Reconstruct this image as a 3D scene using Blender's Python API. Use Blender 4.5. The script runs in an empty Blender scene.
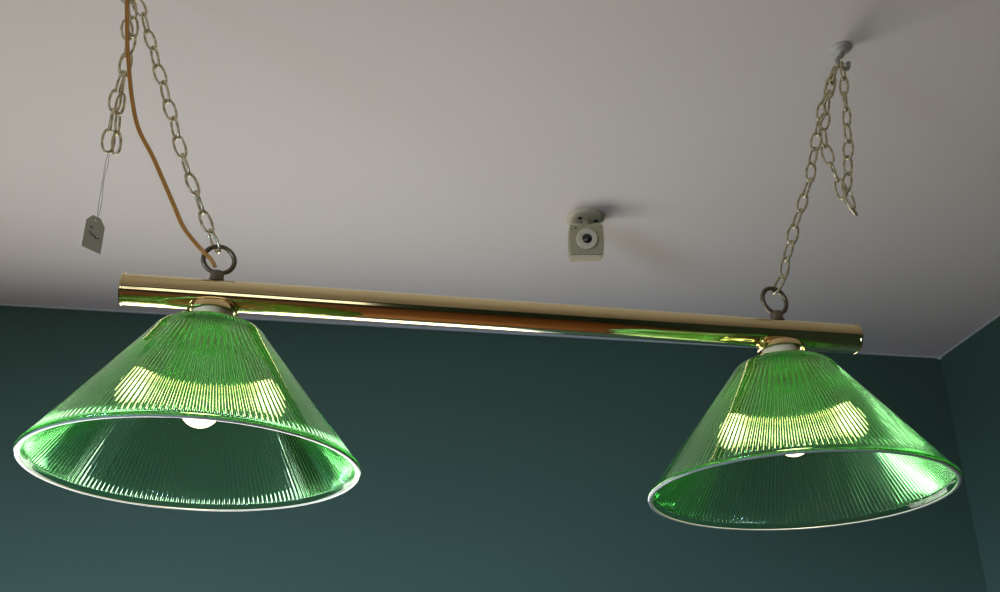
import bpy, bmesh, math, random
from mathutils import Vector, Matrix
random.seed(7)
PI = math.pi
sc = bpy.context.scene
COL = sc.collection
Z0 = 1.6                      # the lens is 1.6 m above the floor
CEIL = Z0 + 1.0172
BY = 1.1539                   # the lamp bar hangs in the plane y = BY
LX = (-0.1317, 0.5723)        # the two shade axes
RIM = Z0 + 0.3271             # height of the shade rims
BARZ = Z0 + 0.5371
BARR = 0.0188

# ------------------------------------------------------------------ materials
def lin(c):
    return tuple(((v/255)/12.92 if v/255 <= .04045 else ((v/255+.055)/1.055)**2.4) for v in c) + (1,)

def mat(name, rgb, rough=.5, metal=0., noise=0., nscale=40., bump=0., bscale=200., dark=.6, coat=0., spec=.5):
    m = bpy.data.materials.new(name); m.use_nodes = True
    nt = m.node_tree; b = nt.nodes['Principled BSDF']
    col = tuple(rgb[:3]) + (1,)
    b.inputs['Base Color'].default_value = col
    b.inputs['Roughness'].default_value = rough
    b.inputs['Metallic'].default_value = metal
    b.inputs['Coat Weight'].default_value = coat
    b.inputs['Specular IOR Level'].default_value = spec
    tc = nt.nodes.new('ShaderNodeTexCoord')
    if noise:
        n = nt.nodes.new('ShaderNodeTexNoise'); n.inputs['Scale'].default_value = nscale; n.inputs['Detail'].default_value = 5
        nt.links.new(tc.outputs['Object'], n.inputs['Vector'])
        mx = nt.nodes.new('ShaderNodeMix'); mx.data_type = 'RGBA'
        mx.inputs[6].default_value = col
        mx.inputs[7].default_value = tuple(v*dark for v in col[:3]) + (1,)
        mr = nt.nodes.new('ShaderNodeMapRange'); mr.inputs[1].default_value = .35; mr.inputs[2].default_value = .7
        mr.inputs[4].default_value = noise
        nt.links.new(n.outputs['Fac'], mr.inputs[0]); nt.links.new(mr.outputs[0], mx.inputs[0])
        nt.links.new(mx.outputs[2], b.inputs['Base Color'])
    if bump:
        n2 = nt.nodes.new('ShaderNodeTexNoise'); n2.inputs['Scale'].default_value = bscale; n2.inputs['Detail'].default_value = 3
        nt.links.new(tc.outputs['Object'], n2.inputs['Vector'])
        bp = nt.nodes.new('ShaderNodeBump'); bp.inputs['Strength'].default_value = bump; bp.inputs['Distance'].default_value = .002
        nt.links.new(n2.outputs['Fac'], bp.inputs['Height']); nt.links.new(bp.outputs[0], b.inputs['Normal'])
    return m

M = {}
M['ceiling'] = mat('ceiling_paint', (.80, .752, .715), .85, noise=.10, nscale=1.6, dark=.9, bump=.12, bscale=160, spec=.2)
M['wall'] = mat('dark_green_paint', (.049, .089, .064), .8, noise=.12, nscale=2.0, dark=.85, bump=.10, bscale=140, spec=.25)
M['caulk'] = mat('pale_caulk', (.42, .43, .41), .7)
M['trim'] = mat('white_trim', (.7, .7, .68), .5)
M['brass'] = mat('polished_brass', (.80, .67, .37), .07, 1.0, noise=.15, nscale=30, dark=.9)
M['brass_cap'] = mat('brass_cap', (.85, .64, .33), .13, 1.0)
M['aged'] = mat('aged_brass', (.20, .165, .105), .42, .75, noise=.5, nscale=120, dark=.5)
M['chain'] = mat('chain_brass', (.80, .72, .48), .30, .9, noise=.8, nscale=170, dark=.28)
M['cord'] = mat('amber_cord', (.50, .215, .020), .35, coat=.3)
M['cream'] = mat('cream_enamel', (.95, .80, .45), .4)
M['white_plastic'] = mat('white_plastic', (.55, .54, .48), .45)
M['sensor'] = mat('cream_plastic', (.38, .33, .19), .45, noise=.1, nscale=60, dark=.9)
M['sensor_lip'] = mat('pale_cream_plastic', (.60, .54, .38), .45)
M['dark'] = mat('dark_lens', (.012, .011, .012), .15)
M['hook'] = mat('painted_hook', (.36, .345, .31), .45)
M['hook_plate'] = mat('painted_hook_plate', (.55, .54, .50), .5)
M['card'] = mat('tag_card', (.62, .62, .52), .75)
M['ink'] = mat('tag_ink', (.03, .03, .03), .7)
M['string'] = mat('tag_string', (.42, .41, .38), .8)

def wood():
    m = bpy.data.materials.new('orange_floorboards'); m.use_nodes = True
    nt = m.node_tree; b = nt.nodes['Principled BSDF']; b.inputs['Roughness'].default_value = .35
    tc = nt.nodes.new('ShaderNodeTexCoord')
    br = nt.nodes.new('ShaderNodeTexBrick'); br.inputs['Scale'].default_value = 1
    br.inputs['Brick Width'].default_value = 1.4; br.inputs['Row Height'].default_value = .12
    br.inputs['Mortar Size'].default_value = .003
    br.inputs['Color1'].default_value = (.42, .17, .06, 1); br.inputs['Color2'].default_value = (.30, .11, .04, 1)
    br.inputs['Mortar'].default_value = (.05, .02, .01, 1)
    nt.links.new(tc.outputs['Object'], br.inputs['Vector']); nt.links.new(br.outputs['Color'], b.inputs['Base Color'])
    return m
M['floor'] = wood()

def green_glass(name, tint, body, mix, rough=0.0):
    m = bpy.data.materials.new(name); m.use_nodes = True
    nt = m.node_tree; nt.nodes.remove(nt.nodes['Principled BSDF']); out = nt.nodes['Material Output']
    g = nt.nodes.new('ShaderNodeBsdfGlass'); g.inputs['Color'].default_value = tint; g.inputs['IOR'].default_value = 1.49
    g.inputs['Roughness'].default_value = rough
    t = nt.nodes.new('ShaderNodeBsdfTranslucent'); t.inputs['Color'].default_value = body
    mx = nt.nodes.new('ShaderNodeMixShader'); mx.inputs[0].default_value = mix
    nt.links.new(g.outputs[0], mx.inputs[1]); nt.links.new(t.outputs[0], mx.inputs[2]); nt.links.new(mx.outputs[0], out.inputs[0])
    va = nt.nodes.new('ShaderNodeVolumeAbsorption'); va.inputs['Color'].default_value = (.16, .90, .22, 1); va.inputs['Density'].default_value = 105
    nt.links.new(va.outputs[0], out.inputs['Volume'])
    return m
M['glass'] = green_glass('green_ribbed_glass', (.94, .99, .93, 1), (.22, .75, .14, 1), .013)
M['rim'] = mat('ground_glass_edge', (.30, .36, .36), .22, spec=.8)

def frosted(name, rgb, strength):
    m = bpy.data.materials.new(name); m.use_nodes = True
    nt = m.node_tree; nt.nodes.remove(nt.nodes['Principled BSDF'])
    e = nt.nodes.new('ShaderNodeEmission'); e.inputs[0].default_value = rgb + (1,); e.inputs[1].default_value = strength
    t = nt.nodes.new('ShaderNodeBsdfTransparent'); mx = nt.nodes.new('ShaderNodeMixShader'); mx.inputs[0].default_value = .6
    nt.links.new(t.outputs[0], mx.inputs[1]); nt.links.new(e.outputs[0], mx.inputs[2])
    nt.links.new(mx.outputs[0], nt.nodes['Material Output'].inputs[0]); return m
M['bulb'] = frosted('lit_bulb', (1.0, .78, .42), 6.5)

def pane():
    m = bpy.data.materials.new('window_glass'); m.use_nodes = True
    nt = m.node_tree; nt.nodes.remove(nt.nodes['Principled BSDF'])
    a = nt.nodes.new('ShaderNodeBsdfTransparent'); g = nt.nodes.new('ShaderNodeBsdfGlossy'); g.inputs['Roughness'].default_value = .02
    mx = nt.nodes.new('ShaderNodeMixShader'); mx.inputs[0].default_value = .06
    nt.links.new(a.outputs[0], mx.inputs[1]); nt.links.new(g.outputs[0], mx.inputs[2])
    nt.links.new(mx.outputs[0], nt.nodes['Material Output'].inputs[0]); return m
M['pane'] = pane()

# ------------------------------------------------------------------ mesh helpers
def link(name, me, m=None, parent=None, loc=(0, 0, 0)):
    o = bpy.data.objects.new(name, me); COL.objects.link(o); o.location = loc
    if m: me.materials.append(m)
    if parent: o.parent = parent
    return o

def from_bm(name, bm, m, parent=None, loc=(0, 0, 0), smooth=True, angle=40):
    bmesh.ops.recalc_face_normals(bm, faces=bm.faces[:])
    me = bpy.data.meshes.new(name); bm.to_mesh(me); bm.free()
    if smooth:
        for p in me.polygons: p.use_smooth = True
        me.set_sharp_from_angle(angle=math.radians(angle))
    return link(name, me, m, parent, loc)

def empty(name, label, cat, loc, group=None):
    o = bpy.data.objects.new(name, None); COL.objects.link(o); o.location = loc; o.empty_display_size = .03
    tag(o, label, cat, group); return o

def tag(o, label, cat, group=None):
    o['label'] = label; o['category'] = cat
    if group: o['group'] = group

def lathe(bm, prof, n=64, mtx=None, cap0=False, cap1=False):
    rings = []
    for r, z in prof:
        ring = []
        for i in range(n):
            a = 2*PI*i/n; v = Vector((r*math.cos(a), r*math.sin(a), z))
            if mtx: v = mtx @ v
            ring.append(bm.verts.new(v))
        rings.append(ring)
    for a, b in zip(rings, rings[1:]):
        for i in range(n):
            j = (i+1) % n
            bm.faces.new((a[i], a[j], b[j], b[i]))
    if cap0: bm.faces.new(rings[0])
    if cap1: bm.faces.new(rings[-1])
    return rings

def sweep(bm, pts, r, n=8, closed=False, cap=True):
    pts = [Vector(p) for p in pts]; N = len(pts)
    T = []
    for i in range(N):
        a = pts[i-1] if (closed or i) else pts[0]
        b = pts[(i+1) % N] if (closed or i < N-1) else pts[-1]
        T.append((b-a).normalized())
    up = Vector((0, 0, 1)) if abs(T[0].z) < .9 else Vector((1, 0, 0))
    nrm = (up - T[0]*up.dot(T[0])).normalized()
    rings = []
    for i in range(N):
        nrm = (nrm - T[i]*nrm.dot(T[i])).normalized(); bi = T[i].cross(nrm)
        rr = r[i] if isinstance(r, (list, tuple)) else r
        rings.append([bm.verts.new(pts[i] + rr*(nrm*math.cos(2*PI*k/n) + bi*math.sin(2*PI*k/n))) for k in range(n)])
    pairs = list(zip(rings, rings[1:]))
    if closed: pairs.append((rings[-1], rings[0]))
    for a, b in pairs:
        for k in range(n):
            j = (k+1) % n
            bm.faces.new((a[k], a[j], b[j], b[k]))
    if cap and not closed:
        bm.faces.new(rings[0]); bm.faces.new(rings[-1])

def catmull(P, step):
    P = [Vector(p) for p in P]
    Q = [P[0]*2-P[1]] + P + [P[-1]*2-P[-2]]
    out = []
    for i in range(1, len(Q)-2):
        a, b, c, d = Q[i-1:i+3]
        k = max(2, int((c-b).length/step))
        for s in range(k):
            t = s/k
            out.append(.5*((2*b) + (c-a)*t + (2*a-5*b+4*c-d)*t*t + (3*b-a-3*c+d)*t**3))
    out.append(P[-1]); return out

def box(bm, lo, hi, mtx=None):
    vs = []
    for x in (lo[0], hi[0]):
        for y in (lo[1], hi[1]):
            for z in (lo[2], hi[2]):
                v = Vector((x, y, z)); vs.append(bm.verts.new(mtx @ v if mtx else v))
    for f in ((0,1,3,2),(4,6,7,5),(0,4,5,1),(2,3,7,6),(0,2,6,4),(1,5,7,3)):
        bm.faces.new([vs[i] for i in f])

# ------------------------------------------------------------------ the room
W = -0.0208                                      # the room is turned a hair from the lamp bar
RM = Matrix.Translation((1.5565, 2.2616, 0)) @ Matrix.Rotation(W, 4, 'Z')
UL, VF = -4.3, -5.2                              # left wall, wall behind the viewer
def room(name, boxes, m):
    bm = bmesh.new()
    for lo, hi in boxes: box(bm, lo, hi)
    o = from_bm(name, bm, m, smooth=False); o.matrix_world = RM; o['kind'] = 'structure'; return o
T = .22
room('floor', [((UL-T, VF-T, -.1), (T, T, 0))], M['floor'])
room('ceiling', [((UL-T, VF-T, CEIL), (T, T, CEIL+.1))], M['ceiling'])
room('wall_right', [((0, VF-T, 0), (T, T, CEIL))], M['wall'])
F0, F1, FZ0, FZ1 = -3.6, -1.2, .8, 2.1            # made-up window behind the viewer, an opening for the ceiling fill
room('wall_front', [((UL, VF-T, 0), (F0, VF, CEIL)), ((F1, VF-T, 0), (0, VF, CEIL)), ((F0, VF-T, 0), (F1, VF, FZ0)), ((F0, VF-T, FZ1), (F1, VF, CEIL))], M['wall'])
B0, B1, BZ0, BZ1 = -2.70, -1.0, .75, 1.93        # window in the back wall, below the picture
room('wall_back', [((UL, 0, 0), (B0, T, CEIL)), ((B1, 0, 0), (0, T, CEIL)), ((B0, 0, 0), (B1, T, BZ0)), ((B0, 0, BZ1), (B1, T, CEIL))], M['wall'])
L0, L1, LZ0, LZ1 = -3.4, -1.0, .5, 1.8           # made-up window in the left wall, an opening for the blue fill
room('wall_left', [((UL-T, VF-T, 0), (UL, L0, CEIL)), ((UL-T, L1, 0), (UL, T, CEIL)), ((UL-T, L0, 0), (UL, L1, LZ0)), ((UL-T, L0, LZ1), (UL, L1, CEIL))], M['wall'])
room('trim_1', [((UL, -.0035, CEIL-.0035), (0, 0, CEIL))], M['caulk'])
room('trim_2', [((-.0035, VF, CEIL-.0035), (0, 0, CEIL))], M['caulk'])
def window(n, horiz, a0, a1, z0, z1):
    d0, d1 = {True: (.015, .055), False: (UL-.15, UL-.10), 'front': (VF-.10, VF-.05)}[horiz]
    def bx(p0, p1, q0, q1, e=0):
        return ((p0, d0-e, q0), (p1, d1+e, q1)) if horiz else ((d0-e, p0, q0), (d1+e, p1, q1))
    f = .05; mid = (a0+a1)/2
    w = room('window_%d' % n, [bx(a0, a0+f, z0, z1), bx(a1-f, a1, z0, z1), bx(a0+f, a1-f, z0, z0+f), bx(a0+f, a1-f, z1-f, z1), bx(mid-.025, mid+.025, z0+f, z1-f)], M['trim'])
    g = room('window_pane', [((a0+f, (d0+d1)/2-.002, z0+f), (a1-f, (d0+d1)/2+.002, z1-f)) if horiz else ((UL-.126, a0+f, z0+f), (UL-.122, a1-f, z1-f))], M['pane'])
    del g['kind']; g.parent = w; g.matrix_parent_inverse = Matrix.Identity(4); g.matrix_basis = Matrix.Identity(4)
window(1, True, B0, B1, BZ0, BZ1)
window(2, False, L0, L1, LZ0, LZ1)  # added window, unseen, goes with the blue fill lamp
window(3, 'front', F0, F1, FZ0, FZ1)  # added window, unseen, goes with the ceiling fill lamp
# small lump of filler in the ceiling corner
bm = bmesh.new(); bmesh.ops.create_icosphere(bm, subdivisions=2, radius=.007)
for v in bm.verts: v.co.z *= .7
o = from_bm('trim_3', bm, M['caulk']); o.matrix_world = RM @ Matrix.Translation((-.003, -.003, CEIL-.003)); o['kind'] = 'structure'

# ------------------------------------------------------------------ the lamp
lamp = empty('billiard_light', 'long polished brass bar light with two green ribbed glass cone shades, hanging on two chains', 'lamp', (0, BY, BARZ))
def lpart(name, bm, m, parent=None, loc=(0, 0, 0), **k):
    return from_bm(name, bm, m, parent or lamp, loc, **k)
X0, X1 = -0.2345, 0.6768
MX = Matrix.Rotation(PI/2, 4, 'Y')
bm = bmesh.new()
lathe(bm, [(BARR-.0012, X0), (BARR, X0+.0004), (BARR, X1-.0004), (BARR-.0012, X1)], 96, MX, True, True)
bmesh.ops.translate(bm, verts=bm.verts[:], vec=(0, 0, 0))
lpart('bar', bm, M['brass'])
for s, x in ((-1, X0), (1, X1)):
    bm = bmesh.new()
    lathe(bm, [(BARR+.0004, 0), (BARR+.0008, .0004), (BARR+.0008, .0022), (BARR-.0006, .0036), (BARR*.6, .0046), (.0005, .005)], 64, Matrix.Translation((x-s*.0012, 0, 0)) @ Matrix.Rotation(s*PI/2, 4, 'Y'), False, True)
    lpart('end_cap', bm, M['brass'])

RIBS, SUB, AMP = 176, 10, .0084
NA = RIBS*SUB
def wave(x):                                      # softened saw-tooth rib
    return math.asin(.90*math.cos(2*PI*x))/math.asin(.90)
FINE = [wave((i % SUB)/SUB) for i in range(NA)]
WIDE = [wave((i % (2*SUB))/(2*SUB)) for i in range(NA)]
H = .187
def cone_r(z): return .1798 - (.1798-.0655)*(z-.004)/(.155-.004)
def shade_mesh():
    bm = bmesh.new()
    prof_o = []                                   # radius, height, rib depth factor
    prof_o += [(.1790, .0000, 0), (.1806, .0006, 0), (.1813, .0020, 0), (.1808, .0034, 0), (.1796, .0042, 0)]
    prof_o.append((cone_r(.0050), .0050, 1))
    for i in range(1, 15):
        z = .0050 + (.154-.0050)*i/14; prof_o.append((cone_r(z), z, 0))
    prof_o += [(.0645, .1568, 0), (.0628, .1592, 0), (.0600, .1620, 0), (.0560, .1645, 0), (.0500, .1665, 0), (.0420, .1682, 0), (.0340, .1695, 0), (.0300, .1710, 0)]
    prof_i = [(.0270, .1700), (.0290, .1660), (.038, .1645), (.0460, .1628), (.0530, .1602), (.0570, .1570)]
    for i in range(1, 15):
        z = .1520 + (.0068-.1520)*(i-1)/13; prof_i.append((cone_r(z)-.0046, z))
    prof_i += [(.1722, .0060), (.1730, .0044), (.1742, .0015), (.1754, .0000)]
    rings = []
    for r, z, k in prof_o:
        rings.append([bm.verts.new((r*math.cos(2*PI*i/NA), r*math.sin(2*PI*i/NA), z)) for i in range(NA)])
    for r, z in prof_i:                           # the ribs run down the inside of the cone
        t = min(max((z-.085)/.05, 0), 1); t = t*t*(3-2*t)
        amp = AMP*r if .0062 < z < .1575 else 0
        ring = []
        for i in range(NA):
            q = r + amp*((1-t)*FINE[i] + t*1.7*WIDE[i])
            ring.append(bm.verts.new((q*math.cos(2*PI*i/NA), q*math.sin(2*PI*i/NA), z)))
        rings.append(ring)
    for k in range(len(rings)):
        a, b = rings[k], rings[(k+1) % len(rings)]
        for i in range(NA):
            j = (i+1) % NA
            bm.faces.new((a[i], a[j], b[j], b[i]))
    return bm

shade_me = rim_me = None
for lx in LX:
    base = Vector((lx, 0, RIM-BARZ))
    # shade
    if shade_me is None:
        s = lpart('glass_shade', shade_mesh(), M['glass'], None, base, angle=60); shade_me = s.data
    else:
        s = bpy.data.objects.new('glass_shade', shade_me); COL.objects.link(s); s.parent = lamp; s.location = base
    s['label'] = 'green ribbed glass cone shade'
    bm = bmesh.new()
    lathe(bm, [(.1758, .0002), (.1758, -.0008), (.1766, -.0013), (.1790, -.0013), (.1799, -.0008), (.1799, .0002), (.1758, .0002)], 192)
    bmesh.ops.remove_doubles(bm, verts=bm.verts[:], dist=1e-6)
    r = lpart('rim', bm, M['rim'], s); r['label'] = 'pale ground glass edge of the shade'
    # brass fitter cup and cream socket
    bm = bmesh.new()
    lathe(bm, [(.010, .0085), (.0200, .0075), (.0262, .0058), (.0288, .0030), (.0296, -.0012), (.0300, -.0030), (.0292, -.0040), (.0282, -.0030), (.0276, .0005), (.0250, .0030), (.010, .0045)], 64)
    f = lpart('shade_fitter', bm, M['brass_cap'], None, base+Vector((0, 0, .1885)))
    bm = bmesh.new()
    lathe(bm, [(.0236, .004), (.0236, -.001), (.0230, -.010), (.0222, -.018), (.019, -.024), (.016, -.036), (.015, -.040)], 48, None, True, True)
    f = lpart('socket', bm, M['cream'], None, base+Vector((0, 0, .1885))); f['label'] = 'cream lamp socket'
    # bulb
    bm = bmesh.new()
    R = .0225; zc = .048 + R
    prof = [(R*math.sin(t), zc-R*math.cos(t)) for t in [PI*i/24 for i in range(1, 17)]]
    prof += [(.0176, zc+.0165), (.0160, zc+.0215)]
    lathe(bm, prof, 40, None, True, True)
    pt = bpy.data.lights.new('bulb_light', 'POINT'); pt.energy = 11.0; pt.color = (1, .80, .5); pt.shadow_soft_size = .012
    po = bpy.data.objects.new('bulb_light', pt); COL.objects.link(po); po.location = (lx, BY, RIM+zc)
    b = lpart('bulb', bm, M['bulb'], None, base); b['label'] = 'lit warm white bulb'
    bm = bmesh.new()
    lathe(bm, [(.0165, zc+.0212), (.0172, zc+.030), (.0155, zc+.044), (.0132, zc+.062), (.0125, zc+.085)], 32, None, True, True)
    lpart('bulb_collar', bm, M['cream'], b)
    # eye bolt on top of the bar
    bm = bmesh.new()
    lathe(bm, [(.0098, -.0015), (.0098, .0008), (.0084, .0014), (.0082, .0102), (.0074, .0118), (.003, .0124)], 32, Matrix.Translation((lx, 0, BARR)), True, True)
    e = lpart('eye_bolt', bm, M['aged'])
    bm = bmesh.new()
    rc = .0178
    sweep(bm, [(lx+rc*math.cos(t), .35*rc*math.cos(t)*.6, BARR+.0282+rc*math.sin(t)) for t in [2*PI*i/48 for i in range(48)]], .0030, 10, True)
    lpart('ring', bm, M['aged'], e)

# cord down the chain and into the bar
cp = [(-.2955, BY-.004, CEIL-.004), (-.2915, BY-.009, Z0+.9777), (-.2808, BY-.010, Z0+.9021), (-.2695, BY-.010, Z0+.8396), (-.2573, BY-.010, Z0+.787), (-.2451, BY-.010, Z0+.7508), (-.2251, BY-.010, Z0+.7163), (-.2077, BY-.010, Z0+.6822), (-.1907, BY-.008, Z0+.6487), (-.1754, BY-.010, Z0+.6184), (-.154, BY-.010, Z0+.5932), (-.1395, BY-.0115, Z0+.5785), (-.1340, BY-.0100, Z0+.5690)]
bm = bmesh.new()
k = (BY-.017)/(BY-.010)                           # the cord hangs just in front of the chain
cp = [(x*k, y*k, Z0+(z-Z0)*k) for x, y, z in cp[:-3]] + cp[-3:]
cl = catmull(cp, .006)
for s in (-1, 1):
    sweep(bm, [p + Vector((s*.0011, 0, s*.0004)) - Vector(cp[0]) for p in cl], .0015, 8)
c = from_bm('power_cord', bm, M['cord'], None, cp[0])
tag(c, 'thin amber brown electric cord running down beside the left chain into the brass bar', 'cord')

# ------------------------------------------------------------------ chains, each link a piece
def link_mesh():
    bm = bmesh.new()
    pts = []
    for i in range(28):
        t = 2*PI*i/28; c, n = math.cos(t), math.sin(t)
        pts.append((.0070*math.copysign(abs(c)**.8, c), 0, .0159*math.copysign(abs(n)**.9, n)))
    sweep(bm, pts, .0017, 8, True)
    bmesh.ops.recalc_face_normals(bm, faces=bm.faces[:])
    me = bpy.data.meshes.new('chain_link'); bm.to_mesh(me); bm.free()
    for p in me.polygons: p.use_smooth = True
    me.materials.append(M['chain']); return me
LINK = link_mesh()
PITCH = .0284
def run(parent, P, phase=0., twist=90., jit=18, skip_end=False):
    pts = catmull([Vector((x, y, Z0+z)) for x, y, z in P], .001)
    L = [0]
    for p, q in zip(pts, pts[1:]): L.append(L[-1]+(q-p).length)
    n = max(1, round(L[-1]/PITCH)); step = L[-1]/n
    def at(s):
        s = min(max(s, 0), L[-1])
        for i in range(len(L)-1):
            if L[i+1] >= s: return pts[i].lerp(pts[i+1], (s-L[i])/max(L[i+1]-L[i], 1e-9))
        return pts[-1]
    for k in range(n):
        s = (k+.5)*step
        A, B = at(s-step/2), at(s+step/2)
        t = (B-A).normalized()
        nrm = Vector((0, -1, 0)); nrm = (nrm - t*nrm.dot(t)).normalized(); x = nrm.cross(t)
        R = Matrix((x, -nrm, t)).transposed().to_4x4()
        ang = phase + twist*k + random.uniform(-jit, jit)
        o = bpy.data.objects.new('chain_link', LINK); COL.objects.link(o)
        o.parent = parent
        o.matrix_local = Matrix.Translation((A+B)/2 - parent.location) @ R @ Matrix.Rotation(math.radians(ang), 4, 'Z')

cl_ = empty('hanging_chain', 'pale brass link chain on the left end of the bar, spare length carrying a tag', 'chain', (-.2960, BY, CEIL-.035), 'lamp chains')
run(cl_, [(-.1335, BY, .5970), (-.1415, BY, .6105), (-.167, BY, .6696), (-.1899, BY, .7222), (-.2087, BY, .777), (-.2275, BY, .8289), (-.2468, BY, .8823), (-.2668, BY, .9373), (-.2930, BY, .9874)], 75)
run(cl_, [(-.2960, BY+.004, .9880), (-.286, BY+.006, .9266), (-.2790, BY+.006, .8622), (-.2770, BY+.006, .815), (-.2752, BY+.006, .7618), (-.2700, BY+.004, .7240)], 20, 84)
run(cl_, [(-.2940, BY-.004, .9850), (-.2765, BY-.003, .928), (-.2750, BY-.004, .8707), (-.2795, BY-.004, .8225), (-.2815, BY-.004, .7761), (-.2800, BY-.002, .7212)], 65, 84)
cr_ = empty('hanging_chain', 'pale brass link chain on the right end of the bar, hung from a ceiling hook', 'chain', (.7260, BY, CEIL-.035), 'lamp chains')
run(cr_, [(.5750, BY, .5970), (.5893, BY, .6232), (.6011, BY, .6586), (.6235, BY, .7177), (.6474, BY, .7729), (.6627, BY, .8275), (.6735, BY, .8593), (.6839, BY, .8987), (.7021, BY, .9365), (.7225, BY, .9843)], 80)
run(cr_, [(.7290, BY-.004, .9856), (.724, BY-.004, .9356), (.7193, BY-.004, .8767), (.7124, BY-.004, .8245), (.7041, BY-.004, .782), (.6985, BY-.003, .752), (.7050, BY-.002, .7360)], 30)
run(cr_, [(.7215, BY+.006, .9830), (.7083, BY+.007, .9463), (.6985, BY+.007, .9128), (.6850, BY+.008, .8602), (.6853, BY+.006, .8266), (.6919, BY+.006, .8006), (.6974, BY+.005, .7682), (.701, BY+.004, .7443), (.712, BY+.003, .7293)], 40)

# ------------------------------------------------------------------ ceiling hooks
def ceiling_hook(x, label):
    h = empty('ceiling_hook', label, 'hook', (x, BY, CEIL), 'ceiling hooks')
    bm = bmesh.new()
    lathe(bm, [(.0160, 0), (.0160, -.0022), (.0138, -.0042), (.0105, -.0052), (.0100, -.0078), (.0072, -.0092), (.0020, -.0094)], 40, None, True, True)
    from_bm('base_plate', bm, M['hook_plate'], h)
    bm = bmesh.new()
    pts = [(0, 0, -.007), (0, 0, -.013), (-.003, 0, -.017), (-.0085, 0, -.021), (-.0120, 0, -.027), (-.0105, 0, -.0335), (-.0045, 0, -.0375), (.0035, 0, -.0370), (.0090, 0, -.0325), (.0105, 0, -.0255)]
    q = catmull(pts, .002)
    sweep(bm, q, [.0034 + .0004*math.sin(i) * 0 for i in range(len(q))], 10)
    bmesh.ops.create_icosphere(bm, subdivisions=2, radius=.0042, matrix=Matrix.Translation((.0105, 0, -.0250)))
    k = from_bm('hook', bm, M['hook'], h)
    h.rotation_euler.z = .35
ceiling_hook(.7330, 'painted swag hook screwed into the ceiling above the right chain')
ceiling_hook(-.2960, 'painted swag hook in the ceiling holding the left chain, above the tag')

# ------------------------------------------------------------------ price tag
tg = empty('price_tag', 'small pale paper tag on a string hanging from the left chain', 'tag', (-.2780, BY, Z0+.6260))
bm = bmesh.new()
for s in (-1, 1):
    sweep(bm, catmull([(0 + s*.0006, 0, .0940), (s*.0015, 0, .0780), (-.0006+s*.0006, 0, .0550), (.0010+s*.0016, 0, .02), (.0004, 0, -.0020)], .005), .0004, 6)
from_bm('string', bm, M['string'], tg)
bm = bmesh.new()
outl = [(-.0055, .0040), (.0055, .0040), (.0125, -.0060), (.0125, -.0440), (-.0125, -.0440), (-.0125, -.0060)]
hole = [(.0000+.0014*math.cos(t), -.0010+.0014*math.sin(t)) for t in [2*PI*i/12 for i in range(12)]]
vo = [bm.verts.new((x, 0, z)) for x, z in outl]; vh = [bm.verts.new((x, 0, z)) for x, z in hole]
ed = [bm.edges.new((vo[i], vo[(i+1) % len(vo)])) for i in range(len(vo))] + [bm.edges.new((vh[i], vh[(i+1) % 12])) for i in range(12)]
bmesh.ops.triangle_fill(bm, use_beauty=True, use_dissolve=False, edges=ed)
g = bmesh.ops.extrude_face_region(bm, geom=bm.faces[:])
bmesh.ops.translate(bm, verts=[v for v in g['geom'] if isinstance(v, bmesh.types.BMVert)], vec=(0, .0005, 0))
card = from_bm('card', bm, M['card'], tg, smooth=False)
card.rotation_euler = (math.radians(-6), math.radians(3), math.radians(42))
bm = bmesh.new()
for st in ([(-.0048, -.0130), (-.0035, -.0120), (-.0042, -.0150), (-.0026, -.0145)], [(-.0058, -.0205), (-.0040, -.0205), (-.0030, -.0225), (-.0015, -.0215), (-.0002, -.0240), (.0012, -.0228), (.0025, -.0262), (.0040, -.0248), (.0055, -.0240)]):
    sweep(bm, catmull([(x*1.25, -.0003, z) for x, z in st], .0006), .00045, 6)
from_bm('handwriting', bm, M['ink'], card)

# ------------------------------------------------------------------ ceiling sensor
sn = empty('ceiling_sensor', 'small cream box sensor with round dark lens, mounted on a disc on the ceiling', 'sensor', (.4790, 1.7120, CEIL))
sn.rotation_euler.z = -.17
bm = bmesh.new()
lathe(bm, [(.0375, 0), (.0375, -.0030), (.0350, -.0065), (.0280, -.0085), (.0100, -.0095), (.0020, -.0095)], 56, None, True, True)
pl = from_bm('mounting_plate', bm, M['sensor_lip'], sn)
for x, y in ((-.0110, -.0130), (.0200, -.0020)):
    bm = bmesh.new()
    lathe(bm, [(.0042, -.0080), (.0042, -.0096), (.0030, -.0102), (.0005, -.0102)], 16, Matrix.Translation((x, y, 0)), True, True)
    from_bm('screw', bm, M['dark'], pl)
bm = bmesh.new()
sweep(bm, catmull([(.002, 0, -.008), (.002, -.001, -.018), (.000, .004, -.030), (-.001, .010, -.040)], .003), .0085, 16)
from_bm('bracket', bm, M['sensor'], sn)
TB = Matrix.Translation((-.001, .000, -.0535)) @ Matrix.Rotation(math.radians(15), 4, 'X')
bm = bmesh.new()
# rounded box body with bulging sides: stack of rounded outlines along its depth
def outline(w, h, bulge, n=10):
    pts = []
    def side(a, b, nx, nz):
        for i in range(n):
            t = i/n; k = bulge*4*t*(1-t)
            pts.append((a[0]+(b[0]-a[0])*t+nx*k, a[1]+(b[1]-a[1])*t+nz*k))
    side((-w, -h), (w, -h), 0, 0); side((w, -h), (w, h), 1, 0); side((w, h), (-w, h), 0, .2); side((-w, h), (-w, -h), -1, 0)
    return pts
rings = []
for y, s in ((.022, .90), (.018, .98), (-.012, 1.0), (-.0165, .985), (-.018, .95)):
    rings.append([bm.verts.new(TB @ Vector((x*s, y, z*s))) for x, z in outline(.0315, .0300, .0022)])
for a, b in zip(rings, rings[1:]):
    for i in range(len(a)):
        j = (i+1) % len(a); bm.faces.new((a[i], a[j], b[j], b[i]))
bm.faces.new(rings[0]); bm.faces.new(rings[-1])
body = from_bm('body', bm, M['sensor'], sn, angle=50)
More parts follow.
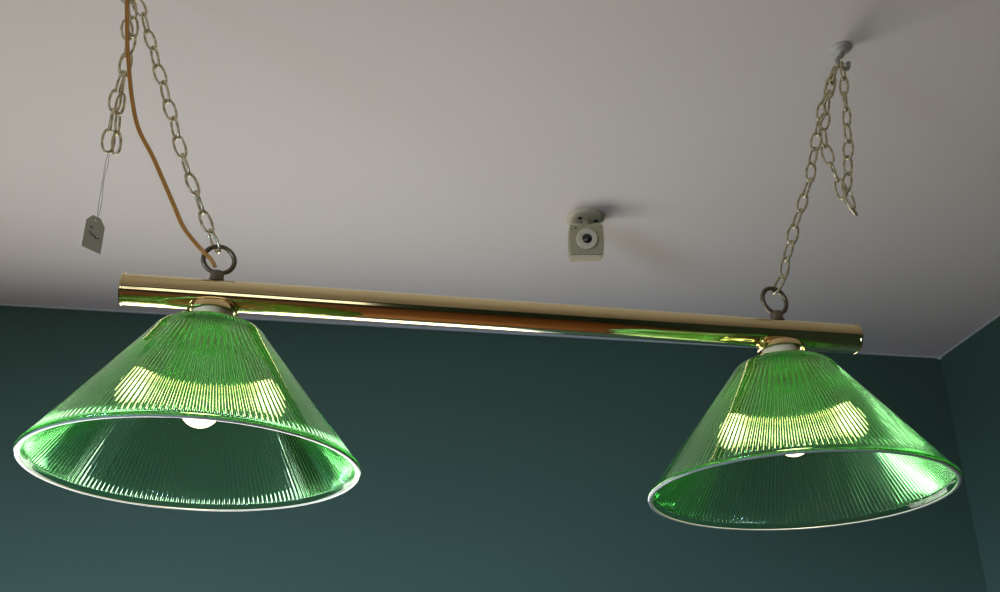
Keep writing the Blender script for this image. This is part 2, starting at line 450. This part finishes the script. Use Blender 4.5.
bm = bmesh.new(); box(bm, (-.0305, -.0190, -.0345), (.0305, .020, -.0300), TB)
bmesh.ops.bevel(bm, geom=bm.edges[:], offset=.0012, segments=2, affect='EDGES')
from_bm('base_strip', bm, M['sensor_lip'], sn)
LN = TB @ Matrix.Translation((.001, -.0175, .001)) @ Matrix.Rotation(PI/2, 4, 'X')
bm = bmesh.new()
lathe(bm, [(.0208, -.001), (.0205, .0035), (.0190, .0052), (.0150, .0058), (.0095, .0050), (.0088, .0035)], 48, LN, True, False)
lr = from_bm('lens_ring', bm, M['sensor_lip'], sn)
bm = bmesh.new()
lathe(bm, [(.0092, .0034), (.0085, .0060), (.0050, .0068), (.0005, .0074)], 32, LN, True, True)
from_bm('lens', bm, M['dark'], lr)
bm = bmesh.new(); bmesh.ops.create_icosphere(bm, subdivisions=2, radius=.0018, matrix=TB @ Matrix.Translation((-.020, -.0178, .0225)))
from_bm('indicator', bm, M['dark'], body)

# ------------------------------------------------------------------ light
def area(name, loc, size, power, rgb, target, spread=180):
    l = bpy.data.lights.new(name, 'AREA'); l.shape = 'RECTANGLE'; l.size, l.size_y = size
    l.energy = power; l.color = rgb; l.spread = math.radians(spread)
    o = bpy.data.objects.new(name, l); COL.objects.link(o); o.location = loc
    o.rotation_euler = (Vector(target)-Vector(loc)).to_track_quat('-Z', 'Y').to_euler(); return o
# daylight through the back window
c = RM @ Vector(((B0+B1)/2, .075, (BZ0+BZ1)/2)); t = RM @ Vector(((B0+B1)/2, -1, (BZ0+BZ1)/2))
area('window_daylight', c, (B1-B0-.1, BZ1-BZ0-.1), 26, (1.0, .96, .88), t)
c = RM @ Vector((UL-.26, (L0+L1)/2, (LZ0+LZ1)/2)); t = Vector((-.45, 2.29, 1.0))
area('window_daylight_left', c, (L1-L0-.1, LZ1-LZ0-.1), 60, (.50, .70, 1.0), t, 53)  # added fill lamp that turns the low back wall bluish
c = RM @ Vector(((F0+F1)/2, VF-.16, (FZ0+FZ1)/2)); t = RM @ Vector(((F0+F1)/2, 0, CEIL+1.5))
area('window_daylight_front', c, (F1-F0-.1, FZ1-FZ0-.1), 6, (1.0, .95, .88), t, 140)  # added fill lamp behind the viewer, brightens the near ceiling

w = bpy.data.worlds.new('sky'); sc.world = w; w.use_nodes = True
w.node_tree.nodes['Background'].inputs[0].default_value = (.85, .93, 1, 1); w.node_tree.nodes['Background'].inputs[1].default_value = 1.0

# ------------------------------------------------------------------ camera
cd = bpy.data.cameras.new('camera'); cam = bpy.data.objects.new('camera', cd); COL.objects.link(cam)
Fv = Vector((.1608, .8871, .4328)); Rv = Vector((.9845, -.1752, -.0067)); Uv = Rv.cross(Fv)
cam.matrix_world = Matrix.Translation((0, 0, Z0)) @ Matrix((Rv, Uv, -Fv)).transposed().to_4x4()
cd.sensor_width = 36; cd.lens = 36*1050.63/1000; cd.clip_start = .02
sc.camera = cam
sc.view_settings.view_transform = 'Standard'
sc.view_settings.look = 'None'
cy = sc.cycles
cy.max_bounces = 24; cy.transmission_bounces = 24; cy.diffuse_bounces = 5; cy.glossy_bounces = 6; cy.transparent_max_bounces = 16
cy.caustics_refractive = False; cy.caustics_reflective = False
cy.sample_clamp_indirect = 4
cy.use_denoising = True
